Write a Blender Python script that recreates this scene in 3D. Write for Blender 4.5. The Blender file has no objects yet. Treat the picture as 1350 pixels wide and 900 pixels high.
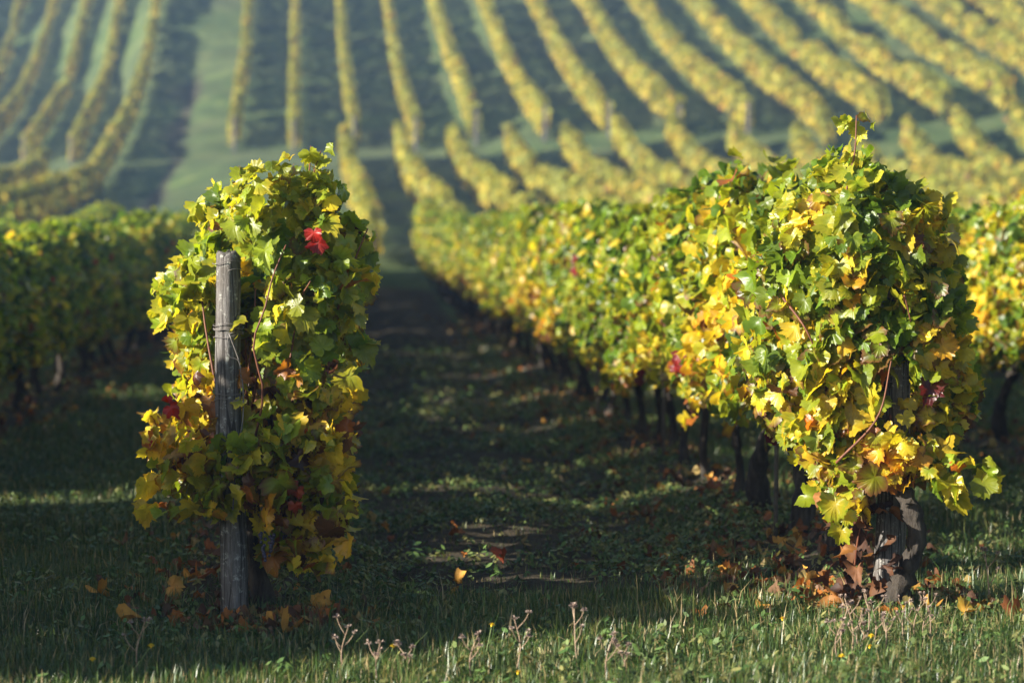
import bpy, math, random
import numpy as np

# ------------------------------------------------------------------ scene, camera, light
S = bpy.context.scene
COL = S.collection
R_ = math.radians
EYE = 1.57

cam = bpy.data.cameras.new('camera')
cam.lens = 85.0
cam.sensor_width = 36.0
cam.clip_start = 0.1
cam.clip_end = 2000
cam.dof.use_dof = True
cam.dof.focus_distance = 9.55
cam.dof.aperture_fstop = 2.2
cam_o = bpy.data.objects.new('camera', cam)
COL.objects.link(cam_o)
cam_o.location = (0, 0, EYE)
YAW, PITCH = 3.5, 3.1            # degrees to the right of the rows, degrees down
cam_o.rotation_euler = (R_(90 - PITCH), 0, R_(-YAW))
S.camera = cam_o

SUN_EL, SUN_AZ = 21.5, -111.0     # azimuth from +Y (along the rows), negative = left
w = bpy.data.worlds.new('World')
S.world = w
w.use_nodes = True
nt = w.node_tree
nt.nodes.clear()
sky = nt.nodes.new('ShaderNodeTexSky')
sky.sky_type = 'NISHITA'
sky.sun_disc = False
sky.sun_elevation = R_(SUN_EL)
sky.sun_rotation = R_(SUN_AZ)
bg = nt.nodes.new('ShaderNodeBackground')
bg.inputs[1].default_value = 0.058
wo = nt.nodes.new('ShaderNodeOutputWorld')
nt.links.new(sky.outputs[0], bg.inputs[0])
nt.links.new(bg.outputs[0], wo.inputs[0])

sun = bpy.data.lights.new('sun', 'SUN')
sun.energy = 5.0
sun.angle = R_(0.53)
sun.color = (1.0, 0.93, 0.80)
sun_o = bpy.data.objects.new('sun', sun)
COL.objects.link(sun_o)
sun_o.rotation_euler = (R_(90 - SUN_EL), 0, R_(180 - SUN_AZ))

S.view_settings.view_transform = 'Standard'
S.view_settings.look = 'None'
S.view_settings.exposure = 1.74
S.view_settings.gamma = 1.0
S.cycles.max_bounces = 8
S.cycles.transmission_bounces = 5
S.cycles.diffuse_bounces = 3
S.cycles.glossy_bounces = 2
S.cycles.volume_bounces = 0
S.cycles.use_denoising = True
S.cycles.caustics_reflective = False
S.cycles.caustics_refractive = False

rng = np.random.default_rng(7)
random.seed(7)

# ------------------------------------------------------------------ helpers
def link(name, data, parent=None):
    o = bpy.data.objects.new(name, data)
    COL.objects.link(o)
    if parent is not None:
        o.parent = parent
    return o

def tag(o, label=None, cat=None, group=None, kind=None):
    if label: o['label'] = label
    if cat: o['category'] = cat
    if group: o['group'] = group
    if kind: o['kind'] = kind
    return o

def mesh_np(name, V, loops, starts, mat, col=None, smooth=True):
    """numpy arrays -> mesh. loops: flat vertex ids, starts: first loop of each face."""
    m = bpy.data.meshes.new(name)
    m.vertices.add(len(V)); m.vertices.foreach_set('co', np.ascontiguousarray(V, np.float32).ravel())
    m.loops.add(len(loops)); m.loops.foreach_set('vertex_index', np.ascontiguousarray(loops, np.int32))
    m.polygons.add(len(starts)); m.polygons.foreach_set('loop_start', np.ascontiguousarray(starts, np.int32))
    if smooth:
        m.polygons.foreach_set('use_smooth', np.ones(len(starts), bool))
    m.update(calc_edges=True)
    if col is not None:
        a = m.attributes.new('tint', 'FLOAT_COLOR', 'POINT')
        c4 = np.ones((len(V), 4), np.float32); c4[:, :3] = col
        a.data.foreach_set('color', c4.ravel())
    m.materials.append(mat)
    return m

def mesh_py(name, verts, faces, mat, smooth=True):
    m = bpy.data.meshes.new(name)
    m.from_pydata([tuple(v) for v in verts], [], faces)
    m.materials.append(mat)
    if smooth:
        m.polygons.foreach_set('use_smooth', np.ones(len(faces), bool))
    m.update()
    return m

def tube(V, F, pts, rad, sides=8, rough=0.0, r=None, cap=True):
    """append a tapered tube along pts to V, F"""
    pts = np.asarray(pts, float); n = len(pts)
    rad = np.broadcast_to(np.asarray(rad, float), (n,))
    base = len(V)
    t = np.gradient(pts, axis=0)
    t /= np.linalg.norm(t, axis=1)[:, None] + 1e-9
    ref = np.array([1.0, 0.13, 0.0])
    if abs(np.dot(t[0], ref)) > .9: ref = np.array([0., 0., 1.])
    for i in range(n):
        a = np.cross(t[i], ref); a /= np.linalg.norm(a) + 1e-9
        b = np.cross(t[i], a)
        for k in range(sides):
            an = 2 * math.pi * k / sides
            q = rad[i] * (1 + (rough * (r.random() - .5) * 2 if rough else 0))
            V.append(pts[i] + q * (math.cos(an) * a + math.sin(an) * b))
    for i in range(n - 1):
        for k in range(sides):
            k2 = (k + 1) % sides
            F.append((base + i * sides + k, base + i * sides + k2, base + (i + 1) * sides + k2, base + (i + 1) * sides + k))
    if cap:
        F.append(tuple(base + k for k in range(sides))[::-1])
        F.append(tuple(base + (n - 1) * sides + k for k in range(sides)))

def hash2(ix, iy, seed):
    h = (ix.astype(np.int64) * 374761393 + iy.astype(np.int64) * 668265263 + seed * 982451653) & 0xFFFFFFFF
    h = ((h ^ (h >> 13)) * 1274126177) & 0xFFFFFFFF
    return ((h ^ (h >> 16)) & 0xFFFF) / 65535.0

def vnoise(x, y, seed=0):
    x = np.asarray(x, float); y = np.asarray(y, float)
    ix = np.floor(x); iy = np.floor(y); fx = x - ix; fy = y - iy
    fx = fx * fx * (3 - 2 * fx); fy = fy * fy * (3 - 2 * fy)
    a = hash2(ix, iy, seed); b = hash2(ix + 1, iy, seed); c = hash2(ix, iy + 1, seed); d = hash2(ix + 1, iy + 1, seed)
    return (a * (1 - fx) + b * fx) * (1 - fy) + (c * (1 - fx) + d * fx) * fy

def sstep(x, a, b):
    t = np.clip((x - a) / (b - a), 0, 1)
    return t * t * (3 - 2 * t)

# ------------------------------------------------------------------ terrain
_near = [(-60, .15), (0, 0), (9.5, 0), (12, -.06), (16, -.16), (20, -.23), (33, -.40), (45, -.42)]
_mid = [(52, -.38), (58, -.12), (65, .48), (72, 1.05), (80, 1.5), (88, 2.15)]
_left = [(52, -.38), (58, -.1), (65, .6), (79, 1.2), (95, 1.9)]
_knots = {                                # heights of the far slope along the rows, at several places across it
    -19.2: _left + [(103, 2.5), (116, 3.3), (130, 4.9), (140, 6.6), (150, 8.9), (156, 11.1), (163, 14.5)],
    -14.1: _left + [(104, 2.7), (118, 3.6), (127, 5.3), (139, 7.7), (146, 10.4), (153, 13.6)],
    -11.5: _left + [(103, 2.8), (115, 3.6), (123, 5.4), (134, 7.7), (140, 10.4), (145, 13.)],
    -9.0: _left + [(103, 3.2), (108, 4.1), (117, 5.7), (128, 8.2), (133, 10.3), (136.5, 12.2)],
    -2.0: _mid + [(98, 3.4), (105.5, 4.0), (116, 6.4), (128, 9.2), (136.5, 12.2)],
    4.0: _mid + [(98, 3.6), (104.5, 4.1), (116.5, 6.6), (128, 9.5), (137, 12.4)],
    6.6: _mid + [(98, 3.65), (102, 4.0), (112, 6.5), (125, 9.2), (135, 12.3)],
    9.1: _mid + [(98, 4.05), (106, 5.5), (113, 6.9), (122, 9.1), (132, 12.1)],
    14.3: _mid + [(93, 3.2), (98, 4.6), (109, 6.65), (119, 8.9), (129, 11.8)],
    19.5: _mid + [(91.5, 3.2), (96.5, 4.9), (105.5, 6.65), (115, 8.85), (125, 11.45)],
    24.7: _mid + [(95.5, 5.1), (99.5, 6.), (105.5, 7.2), (113.5, 9.1), (120.5, 11.1)],
    29.8: _mid[:-1] + [(86, 2.9), (92, 4.9), (102, 7.2), (110, 9.1), (116.5, 10.85)]}
_du = np.arange(-80, 420, 0.5)
_kv = np.array(sorted(_knots))
_tab = []
_k = np.exp(-np.linspace(-2, 2, 13) ** 2); _k /= _k.sum()
for _v in _kv:
    _p = _near + _knots[_v]
    (_a, _b), (_c, _d) = _p[-2], _p[-1]
    _sl = min((_d - _b) / (_c - _a), .32)
    _p = _p + [(_c + (20 - _d) / _sl, 20), (_c + (20 - _d) / _sl + 40, 23), (420, 25)]
    _z = np.interp(_du, [q[0] for q in _p], [q[1] for q in _p])
    _tab.append(np.convolve(np.pad(_z, 6, mode='edge'), _k, 'valid'))
_tab = np.array(_tab)

SP = 2.585                               # row spacing
V_L1, V_R1 = -0.505, 2.08                # the two rows that end in the picture
NEAR_ROWS = [V_L1 - 3 * SP, V_L1 - 2 * SP, V_L1 - SP, V_L1, V_R1, V_R1 + SP, V_R1 + 2 * SP, V_R1 + 3 * SP, V_R1 + 4 * SP]
U0 = 9.47                                # where the rows end

def bend(u):                             # the rows swing gently to the left beyond 35 m
    return -0.0267 * np.maximum(np.asarray(u, float) - 38, 0)

def terrain(v, u, micro=True):
    v = np.asarray(v, float); u = np.asarray(u, float)
    v, u = np.broadcast_arrays(v, u)
    fi = np.interp(v - bend(u), _kv, np.arange(len(_kv)))
    i0 = np.clip(fi.astype(int), 0, len(_kv) - 2); ft = fi - i0
    ft = ft * ft * (3 - 2 * ft) * .5 + ft * .5
    fu = np.clip((u + 80) * 2, 0, len(_du) - 1.001); j0 = fu.astype(int); fj = fu - j0
    z = (_tab[i0, j0] * (1 - fj) + _tab[i0, j0 + 1] * fj) * (1 - ft) + (_tab[i0 + 1, j0] * (1 - fj) + _tab[i0 + 1, j0 + 1] * fj) * ft
    if micro:
        near = 1 - sstep(u, 48, 58)
        for r in NEAR_ROWS:
            z = z + near * 0.07 * np.exp(-((v - r) / 0.28) ** 2) * sstep(u, 9.3, 10.2)
        z = z + near * (0.05 * (vnoise(v * 1.3, u * 1.3, 3) - .5) + 0.035 * (vnoise(v * 5, u * 5, 5) - .5))
        lane = np.exp(-(np.abs(v - 0.72) / 1.0) ** 6) * sstep(u, 9.5, 10.8) * near
        z = z - .05 * lane * (np.exp(-((v - .12) / .2) ** 2) + np.exp(-((v - 1.32) / .2) ** 2)) + .05 * lane * (vnoise(v * 7, u * 7, 6) - .5)
    return z

def soil_mask(v, u):
    """1 = bare soil, 0 = grass"""
    v = np.asarray(v, float); u = np.asarray(u, float)
    m = np.zeros(np.broadcast(v, u).shape)
    lane = np.exp(-(np.abs(v - 0.72) / 0.95) ** 6) * sstep(u, 9.3, 10.6) * (1 - sstep(u, 54, 58))      # the tilled lane between the two rows
    lane = lane * (0.75 + 0.55 * (vnoise(v * 2.2, u * 1.1, 11) - .35))
    m = np.maximum(m, lane)
    for r in NEAR_ROWS:
        m = np.maximum(m, 0.85 * np.exp(-((v - r) / 0.34) ** 4) * sstep(u, 9.4, 10.0) * (1 - sstep(u, 59.5, 60.3)))
    return np.clip(m, 0, 1)

# ------------------------------------------------------------------ materials
def new_mat(name):
    m = bpy.data.materials.new(name)
    m.use_nodes = True
    m.node_tree.nodes.clear()
    return m, m.node_tree

class N:
    def __init__(s, t): s.t = t
    def new(s, typ, **kw):
        n = s.t.nodes.new(typ)
        for k, v in kw.items():
            if k.startswith('i_'):
                key = k[2:]
                n.inputs[int(key) if key.isdigit() else key.replace('_', ' ')].default_value = v
            else: setattr(n, k, v)
        return n
    def l(s, a, b): s.t.links.new(a, b)
    def ramp(s, fac, stops):
        r = s.new('ShaderNodeValToRGB')
        e = r.color_ramp.elements
        e[0].position = stops[0][0]; e[0].color = (*stops[0][1], 1)
        e[1].position = stops[-1][0]; e[1].color = (*stops[-1][1], 1)
        for p, c in stops[1:-1]:
            q = e.new(p); q.color = (*c, 1)
        s.l(fac, r.inputs[0])
        return r.outputs[0]
    def mix(s, fac, a, b, mode='MIX'):
        n = s.new('ShaderNodeMix', data_type='RGBA', blend_type=mode)
        for sock, val in ((n.inputs[0], fac), (n.inputs[6], a), (n.inputs[7], b)):
            if hasattr(val, 'is_linked') or isinstance(val, bpy.types.NodeSocket): s.l(val, sock)
            elif isinstance(val, (int, float)): sock.default_value = val
            else: sock.default_value = (*val, 1)
        return n.outputs[2]
    def math(s, op, a, b=0.0, clamp=False):
        n = s.new('ShaderNodeMath', operation=op, use_clamp=clamp)
        for i, val in enumerate((a, b)):
            if isinstance(val, bpy.types.NodeSocket): s.l(val, n.inputs[i])
            else: n.inputs[i].default_value = val
        return n.outputs[0]
    def noise(s, vec, scale, detail=4, rough=.55):
        n = s.new('ShaderNodeTexNoise', i_Scale=scale, i_Detail=detail, i_Roughness=rough)
        if vec is not None: s.l(vec, n.inputs['Vector'])
        return n.outputs[0]

def leaf_material(name, trans=0.5, rough=0.42, mottle=14.0, spec=0.5, tr_tint=(1.15, 1.05, 0.7)):
    m, t = new_mat(name); n = N(t)
    at = n.new('ShaderNodeAttribute', attribute_name='tint')
    geo = n.new('ShaderNodeTexCoord')
    no = n.noise(geo.outputs['Object'], mottle, 3, .6)
    f = n.ramp(no, [(0.3, (.72, .72, .72)), (0.7, (1.2, 1.16, 1.1))])
    c = n.mix(1.0, at.outputs['Color'], f, 'MULTIPLY')
    fine = n.noise(geo.outputs['Object'], 90, 2, .6)
    spot = n.math('GREATER_THAN', fine, 0.69)
    c = n.mix(n.math('MULTIPLY', spot, .55), c, (.10, .055, .018))
    p = n.new('ShaderNodeBsdfPrincipled', i_Roughness=rough)
    p.inputs['Specular IOR Level'].default_value = spec
    n.l(c, p.inputs['Base Color'])
    bp = n.new('ShaderNodeBump', i_Strength=.35, i_Distance=.004)
    n.l(n.noise(geo.outputs['Object'], 55, 2, .5), bp.inputs['Height'])
    n.l(bp.outputs[0], p.inputs['Normal'])
    tr = n.new('ShaderNodeBsdfTranslucent')
    n.l(n.mix(1.0, c, tr_tint, 'MULTIPLY'), tr.inputs[0])
    mx = n.new('ShaderNodeMixShader', i_0=trans)
    n.l(p.outputs[0], mx.inputs[1]); n.l(tr.outputs[0], mx.inputs[2])
    o = n.new('ShaderNodeOutputMaterial')
    n.l(mx.outputs[0], o.inputs[0])
    return m

M_LEAF = leaf_material('vine_leaf', 0.52, rough=.38, spec=.5, tr_tint=(1.45, 1.35, .75))
M_FAR = leaf_material('far_vine_leaf', 0.4, rough=.6, mottle=.6, spec=.3)
M_DEAD = leaf_material('fallen_leaf', 0.18, rough=.65, spec=.3, tr_tint=(1.2, .85, .6))
M_GRASS = leaf_material('grass_blade', 0.35, rough=.38, mottle=3, spec=.5, tr_tint=(1.1, 1.1, .6))
M_WEED = leaf_material('weed_leaf', 0.3, rough=.5, mottle=6, spec=.4)

def solid_mat(name, stops, scale, rough=.8, bump=.4, dist=.01, stretch=None, detail=6, spec=.3):
    m, t = new_mat(name); n = N(t)
    tc = n.new('ShaderNodeTexCoord')
    vec = tc.outputs['Object']
    if stretch:
        mp = n.new('ShaderNodeMapping'); mp.inputs['Scale'].default_value = stretch
        n.l(vec, mp.inputs[0]); vec = mp.outputs[0]
    no = n.noise(vec, scale, detail, .65)
    p = n.new('ShaderNodeBsdfPrincipled', i_Roughness=rough)
    p.inputs['Specular IOR Level'].default_value = spec
    n.l(n.ramp(no, stops), p.inputs['Base Color'])
    b = n.new('ShaderNodeBump', i_Strength=bump, i_Distance=dist)
    n.l(no, b.inputs['Height']); n.l(b.outputs[0], p.inputs['Normal'])
    o = n.new('ShaderNodeOutputMaterial'); n.l(p.outputs[0], o.inputs[0])
    return m

M_BARK = solid_mat('vine_bark', [(.3, (.014, .011, .009)), (.52, (.045, .037, .030)), (.75, (.10, .085, .070))], 9, .95, 1.0, .03, (3, 3, .8))
M_CANE = solid_mat('cane_bark', [(.3, (.07, .022, .012)), (.7, (.19, .075, .04))], 20, .6, .3, .003, (2, 2, .4))
M_WIRE = solid_mat('galvanised_wire', [(.3, (.07, .06, .055)), (.7, (.20, .18, .165))], 30, .45, .1, .001)
M_STEM = solid_mat('dry_stem', [(.3, (.16, .10, .07)), (.7, (.34, .25, .17))], 30, .8, .2, .002)
M_SEED = solid_mat('seed_head', [(.3, (.16, .10, .08)), (.7, (.42, .33, .27))], 60, .9, .4, .003)
M_PETAL = solid_mat('yellow_petal', [(.3, (.62, .40, .01)), (.7, (.80, .58, .03))], 60, .6, .2, .002)
M_GSTEM = solid_mat('green_stem', [(.3, (.07, .11, .03)), (.7, (.16, .20, .07))], 30, .6, .2, .002)
M_GRAPE = solid_mat('dark_grape', [(.3, (.012, .010, .025)), (.7, (.05, .045, .09))], 40, .35, .1, .001, spec=.5)

def post_material():
    m, t = new_mat('weathered_post_wood'); n = N(t)
    tc = n.new('ShaderNodeTexCoord')
    mp = n.new('ShaderNodeMapping'); mp.inputs['Scale'].default_value = (1, 1, .11)
    n.l(tc.outputs['Object'], mp.inputs[0])
    g = n.noise(mp.outputs[0], 62, 8, .75)
    big = n.noise(tc.outputs['Object'], 6, 4, .6)
    c = n.ramp(g, [(.3, (.03, .027, .025)), (.48, (.12, .112, .108)), (.62, (.22, .21, .205)), (.78, (.36, .345, .33))])
    c = n.mix(n.ramp(big, [(.35, (0, 0, 0)), (.7, (.75, .75, .75))]), c, (.10, .085, .07))
    lich = n.noise(tc.outputs['Object'], 38, 5, .7)
    c = n.mix(n.ramp(lich, [(.56, (0, 0, 0)), (.68, (.8, .8, .8))]), c, (.42, .42, .38))
    mp2 = n.new('ShaderNodeMapping'); mp2.inputs['Scale'].default_value = (1, 1, .045)
    n.l(tc.outputs['Object'], mp2.inputs[0])
    vo = n.new('ShaderNodeTexVoronoi', feature='DISTANCE_TO_EDGE', i_Scale=32)
    n.l(mp2.outputs[0], vo.inputs['Vector'])
    crack = n.math('LESS_THAN', vo.outputs[0], .045)
    c = n.mix(n.math('MULTIPLY', crack, .75), c, (.02, .016, .013))
    p = n.new('ShaderNodeBsdfPrincipled', i_Roughness=.85)
    p.inputs['Specular IOR Level'].default_value = .25
    n.l(c, p.inputs['Base Color'])
    h = n.math('SUBTRACT', g, n.math('MULTIPLY', crack, .6))
    b = n.new('ShaderNodeBump', i_Strength=.9, i_Distance=.012)
    n.l(h, b.inputs['Height']); n.l(b.outputs[0], p.inputs['Normal'])
    o = n.new('ShaderNodeOutputMaterial'); n.l(p.outputs[0], o.inputs[0])
    return m
M_POST = post_material()

def ground_material():
    m, t = new_mat('ground_soil_and_turf'); n = N(t)
    at = n.new('ShaderNodeAttribute', attribute_name='soil')
    tc = n.new('ShaderNodeTexCoord'); P = tc.outputs['Object']
    n1 = n.noise(P, 1.1, 5, .6); n2 = n.noise(P, 14, 5, .7); n3 = n.noise(P, .12, 4, .6)
    n4 = n.noise(P, 45, 4, .7)
    grass = n.ramp(n1, [(.3, (.035, .062, .018)), (.5, (.055, .09, .026)), (.72, (.10, .12, .04))])
    grass = n.mix(n.ramp(n3, [(.4, (0, 0, 0)), (.65, (.55, .55, .55))]), grass, (.085, .10, .045))
    grass = n.mix(.5, grass, n.ramp(n2, [(.3, (.35, .35, .3)), (.7, (1.3, 1.3, 1.2))]), 'MULTIPLY')
    n5 = n.noise(P, .45, 5, .7)
    grass = n.mix(.75, grass, n.ramp(n5, [(.36, (.55, .6, .55)), (.5, (1, 1, 1)), (.64, (1.7, 1.55, 1.35))]), 'MULTIPLY')
    soil = n.ramp(n2, [(.28, (.018, .013, .009)), (.5, (.050, .036, .025)), (.75, (.085, .064, .046))])
    soil = n.mix(.6, soil, n.ramp(n4, [(.3, (.5, .5, .5)), (.7, (1.4, 1.35, 1.3))]), 'MULTIPLY')
    f = n.math('ADD', at.outputs['Fac'], n.math('MULTIPLY', n.math('SUBTRACT', n2, .5), .9))
    f = n.math('SMOOTH_MIN', n.math('MULTIPLY', n.math('SUBTRACT', f, .3), 3.0, True), 1.0)
    c = n.mix(f, grass, soil)
    p = n.new('ShaderNodeBsdfPrincipled', i_Roughness=.95)
    p.inputs['Specular IOR Level'].default_value = .2
    n.l(c, p.inputs['Base Color'])
    b = n.new('ShaderNodeBump', i_Strength=.9, i_Distance=.04)
    n.l(n.math('ADD', n2, n.math('MULTIPLY', n4, .5)), b.inputs['Height']); n.l(b.outputs[0], p.inputs['Normal'])
    o = n.new('ShaderNodeOutputMaterial'); n.l(p.outputs[0], o.inputs[0])
    return m
M_GROUND = ground_material()

# ------------------------------------------------------------------ the ground: one sheet, fine in front, coarse on the hill
def axis(segs):
    out = []
    for a, b, d in segs:
        out += list(np.arange(a, b - 1e-6, d))
    out.append(segs[-1][1])
    return np.array(out)
gu = axis([(-30, 4, 2.0), (4, 20, .11), (20, 40, .3), (40, 60, .6), (60, 160, 1.4), (160, 320, 5)])
gv = axis([(-150, -40, 6), (-40, -8, 1.5), (-8, -5, .4), (-5, 6, .11), (6, 9, .4), (9, 60, 1.5), (60, 150, 6)])
GV, GU = np.meshgrid(gv, gu)
GZ = terrain(GV, GU)
DITCH_V = -1.2 - 2 * SP                # the lane on the far slope with a drain down it
def far_x(v, u): return v + bend(u)
dd = (GV - far_x(DITCH_V, GU)) 
GZ = GZ - .10 * np.exp(-(dd / .6) ** 2) * sstep(GU, 62, 72) * (1 - sstep(GU, 140, 150))
nv, nu = len(gv), len(gu)
idx = np.arange(nv * nu).reshape(nu, nv)
q = np.stack([idx[:-1, :-1], idx[:-1, 1:], idx[1:, 1:], idx[1:, :-1]], -1).reshape(-1, 4)
gm = mesh_np('ground', np.stack([GV, GU, GZ], -1).reshape(-1, 3), q.ravel(), np.arange(len(q)) * 4, M_GROUND)
sm = soil_mask(GV, GU)
sm = np.maximum(sm, .62 * np.exp(-(dd / .36) ** 4) * sstep(GU, 62, 72) * (1 - sstep(GU, 128, 134)))
far_strip = sstep(GU, 58, 64) * .35 * (vnoise(GV * .25, GU * .8, 21) > .5)
sm = np.maximum(sm, far_strip)
a = gm.attributes.new('soil', 'FLOAT', 'POINT'); a.data.foreach_set('value', sm.astype(np.float32).ravel())
ground = link('ground', gm)
tag(ground, kind='structure')

# ------------------------------------------------------------------ leaves
def leaf_templates(n=8, seed=3, teeth=False):
    r = np.random.default_rng(seed)
    half = [(0, .98), (9, .90), (17, .90), (27, .82), (38, .86), (50, .92), (60, .87), (74, .79), (88, .79), (104, .79), (122, .68), (146, .50), (168, .20)]
    out = []
    for _ in range(n):
        pts = []
        for side in (1, -1):
            for k, (an, rd) in enumerate(half):
                if side == -1 and k == 0: continue
                rr = rd * (1 + r.uniform(-.15, .12))
                aa = math.radians(an + r.uniform(-4, 4)) * side
                pts.append((aa, rr))
        pts.sort()
        if teeth:
            q = []
            for (a0, r0), (a1, r1) in zip(pts[:-1], pts[1:]):
                q.append((a0, r0))
                q.append(((a0 + a1) / 2 + r.uniform(-.02, .02), (r0 + r1) / 2 * (1 + r.choice([-1, 1], p=[.6, .4]) * r.uniform(.05, .13))))
            pts = q + [pts[-1]]
        out.append([(rr * math.sin(aa), rr * math.cos(aa)) for aa, rr in pts])
    return np.array(out)                                  # (n, 25, 2)

def leaf_faces(NO):
    f3, f4 = [], []
    for k in range(NO - 1):
        f3.append((0, 1 + k + 1, 1 + k))
        f4.append((1 + k, 1 + k + 1, 1 + NO + k + 1, 1 + NO + k))
    return np.array(f3), np.array(f4)
class Tpl:
    def __init__(s, teeth):
        s.T = leaf_templates(12, 3, teeth); s.NO = s.T.shape[1]
        s.F3, s.F4 = leaf_faces(s.NO); s.NV = 1 + 2 * s.NO
FINE, PLAIN = Tpl(True), Tpl(False)

def unit(a): return a / (np.linalg.norm(a, axis=-1, keepdims=True) + 1e-9)

def leaves_arrays(P, NRM, TIP, size, colC, colE, r, curl=1.0, tpl=PLAIN):
    """vine leaves with five lobes -> vertices, per-vertex colours"""
    n = len(P)
    NRM = unit(NRM)
    TIP = TIP - (TIP * NRM).sum(1, keepdims=True) * NRM
    TIP = unit(TIP)
    RGT = np.cross(TIP, NRM)
    NO = tpl.NO
    T = tpl.T[r.integers(0, len(tpl.T), n)]                       # n, NO, 2
    mid = T * .55
    xy = np.concatenate([np.zeros((n, 1, 2)), mid, T], 1)   # n, LNV, 2
    x, y = xy[..., 0], xy[..., 1]
    fold = r.normal(.28, .36, (n, 1)) * curl
    droop = r.normal(-.28, .32, (n, 1)) * curl
    wav = r.uniform(0, 6.28, (n, 1)); wa = r.uniform(.02, .13, (n, 1)) * curl
    tw = r.normal(0, .25, (n, 1)) * curl
    rad = np.sqrt(x * x + y * y)
    z = fold * np.abs(x) ** 1.5 + droop * (y.clip(0) ** 2) + wa * np.sin(np.arctan2(x, y) * 4 + wav) * rad + tw * x * y
    z = z + r.normal(0, .035, z.shape) * rad * curl
    L = np.stack([x, y - .15, z], -1) * size[:, None, None]
    B = np.stack([RGT, TIP, NRM], 1)                        # n,3,3
    V = np.einsum('nvk,nkj->nvj', L, B) + P[:, None, :]
    e = (np.concatenate([[0.], np.full(NO, .35), np.full(NO, 1.)]))[None, :, None]
    C = colC[:, None, :] * (1 - e) + colE[:, None, :] * e
    return V.reshape(-1, 3), np.clip(C, 0, 1).reshape(-1, 3)

def leaves_mesh(name, V, C, mat, tpl=PLAIN):
    n = len(V) // tpl.NV
    off = (np.arange(n) * tpl.NV)[:, None]
    l3 = (tpl.F3.ravel()[None, :] + off).ravel()
    l4 = (tpl.F4.ravel()[None, :] + off).ravel()
    s = np.concatenate([np.arange(len(l3) // 3) * 3, len(l3) + np.arange(len(l4) // 4) * 4])
    return mesh_np(name, V, np.concatenate([l3, l4]), s, mat, C)

PAL = {
    'deep':   (.050, .100, .012), 'green': (.115, .190, .016), 'lime':   (.235, .29, .018),
    'yellow': (.54, .44, .030), 'gold': (.56, .36, .022), 'orange': (.42, .13, .014),
    'brown':  (.13, .055, .022), 'red': (.34, .018, .014), 'wine': (.10, .012, .014)}

def pick_colours(z, r, yel=0.0, key=None):
    """autumn leaf colours: green on top, yellow and gold low down. z in metres above the ground"""
    n = len(z)
    h = np.clip((z - .45) / 1.3, 0, 1)
    low = 1 - h
    if key is None: key = r.random(n)
    w_ = np.stack([.09 + .06 * h, .24 + .16 * h, .50 + .22 * h - .12 * low,
                   (.07 + .30 * low) * (1 + yel), (.005 + .06 * low ** 1.5) * (1 + yel), .003 + .035 * low ** 2.5, .003 + .05 * low ** 2.5,
                   np.full(n, .0012), np.full(n, .002)], 1)
    w_ = np.clip(w_, 0, None); w_ /= w_.sum(1, keepdims=True)
    c = (w_.cumsum(1) < key[:, None]).sum(1).clip(0, 8)
    tab = np.array(list(PAL.values()))
    base = tab[c] * r.normal(1, .14, (n, 1)).clip(.6, 1.4) * r.normal(1, .05, (n, 3))
    nxt = tab[np.clip(c + 1, 0, 6)]
    k = (r.random((n, 1)) < .45) * r.uniform(.2, .9, (n, 1))
    edge = np.where(c[:, None] < 6, base * (1 - k) + nxt * k, base)
    burnt = (r.random((n, 1)) < .05 + .14 * low[:, None]) & (c[:, None] < 6)
    edge = np.where(burnt, tab[6] * r.uniform(.8, 1.6, (n, 1)), edge)
    return base, edge

def bunch_key(P, r, n_c=26, spread=.16):
    """neighbouring leaves tend to turn together"""
    c = P[r.integers(0, len(P), n_c)]
    val = r.random(n_c)
    d = ((P[:, None, :] - c[None]) ** 2).sum(-1)
    near = d.argmin(1)
    k = val[near] + r.normal(0, .28, len(P))
    return (k.argsort().argsort() + .5) / len(P)

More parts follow.
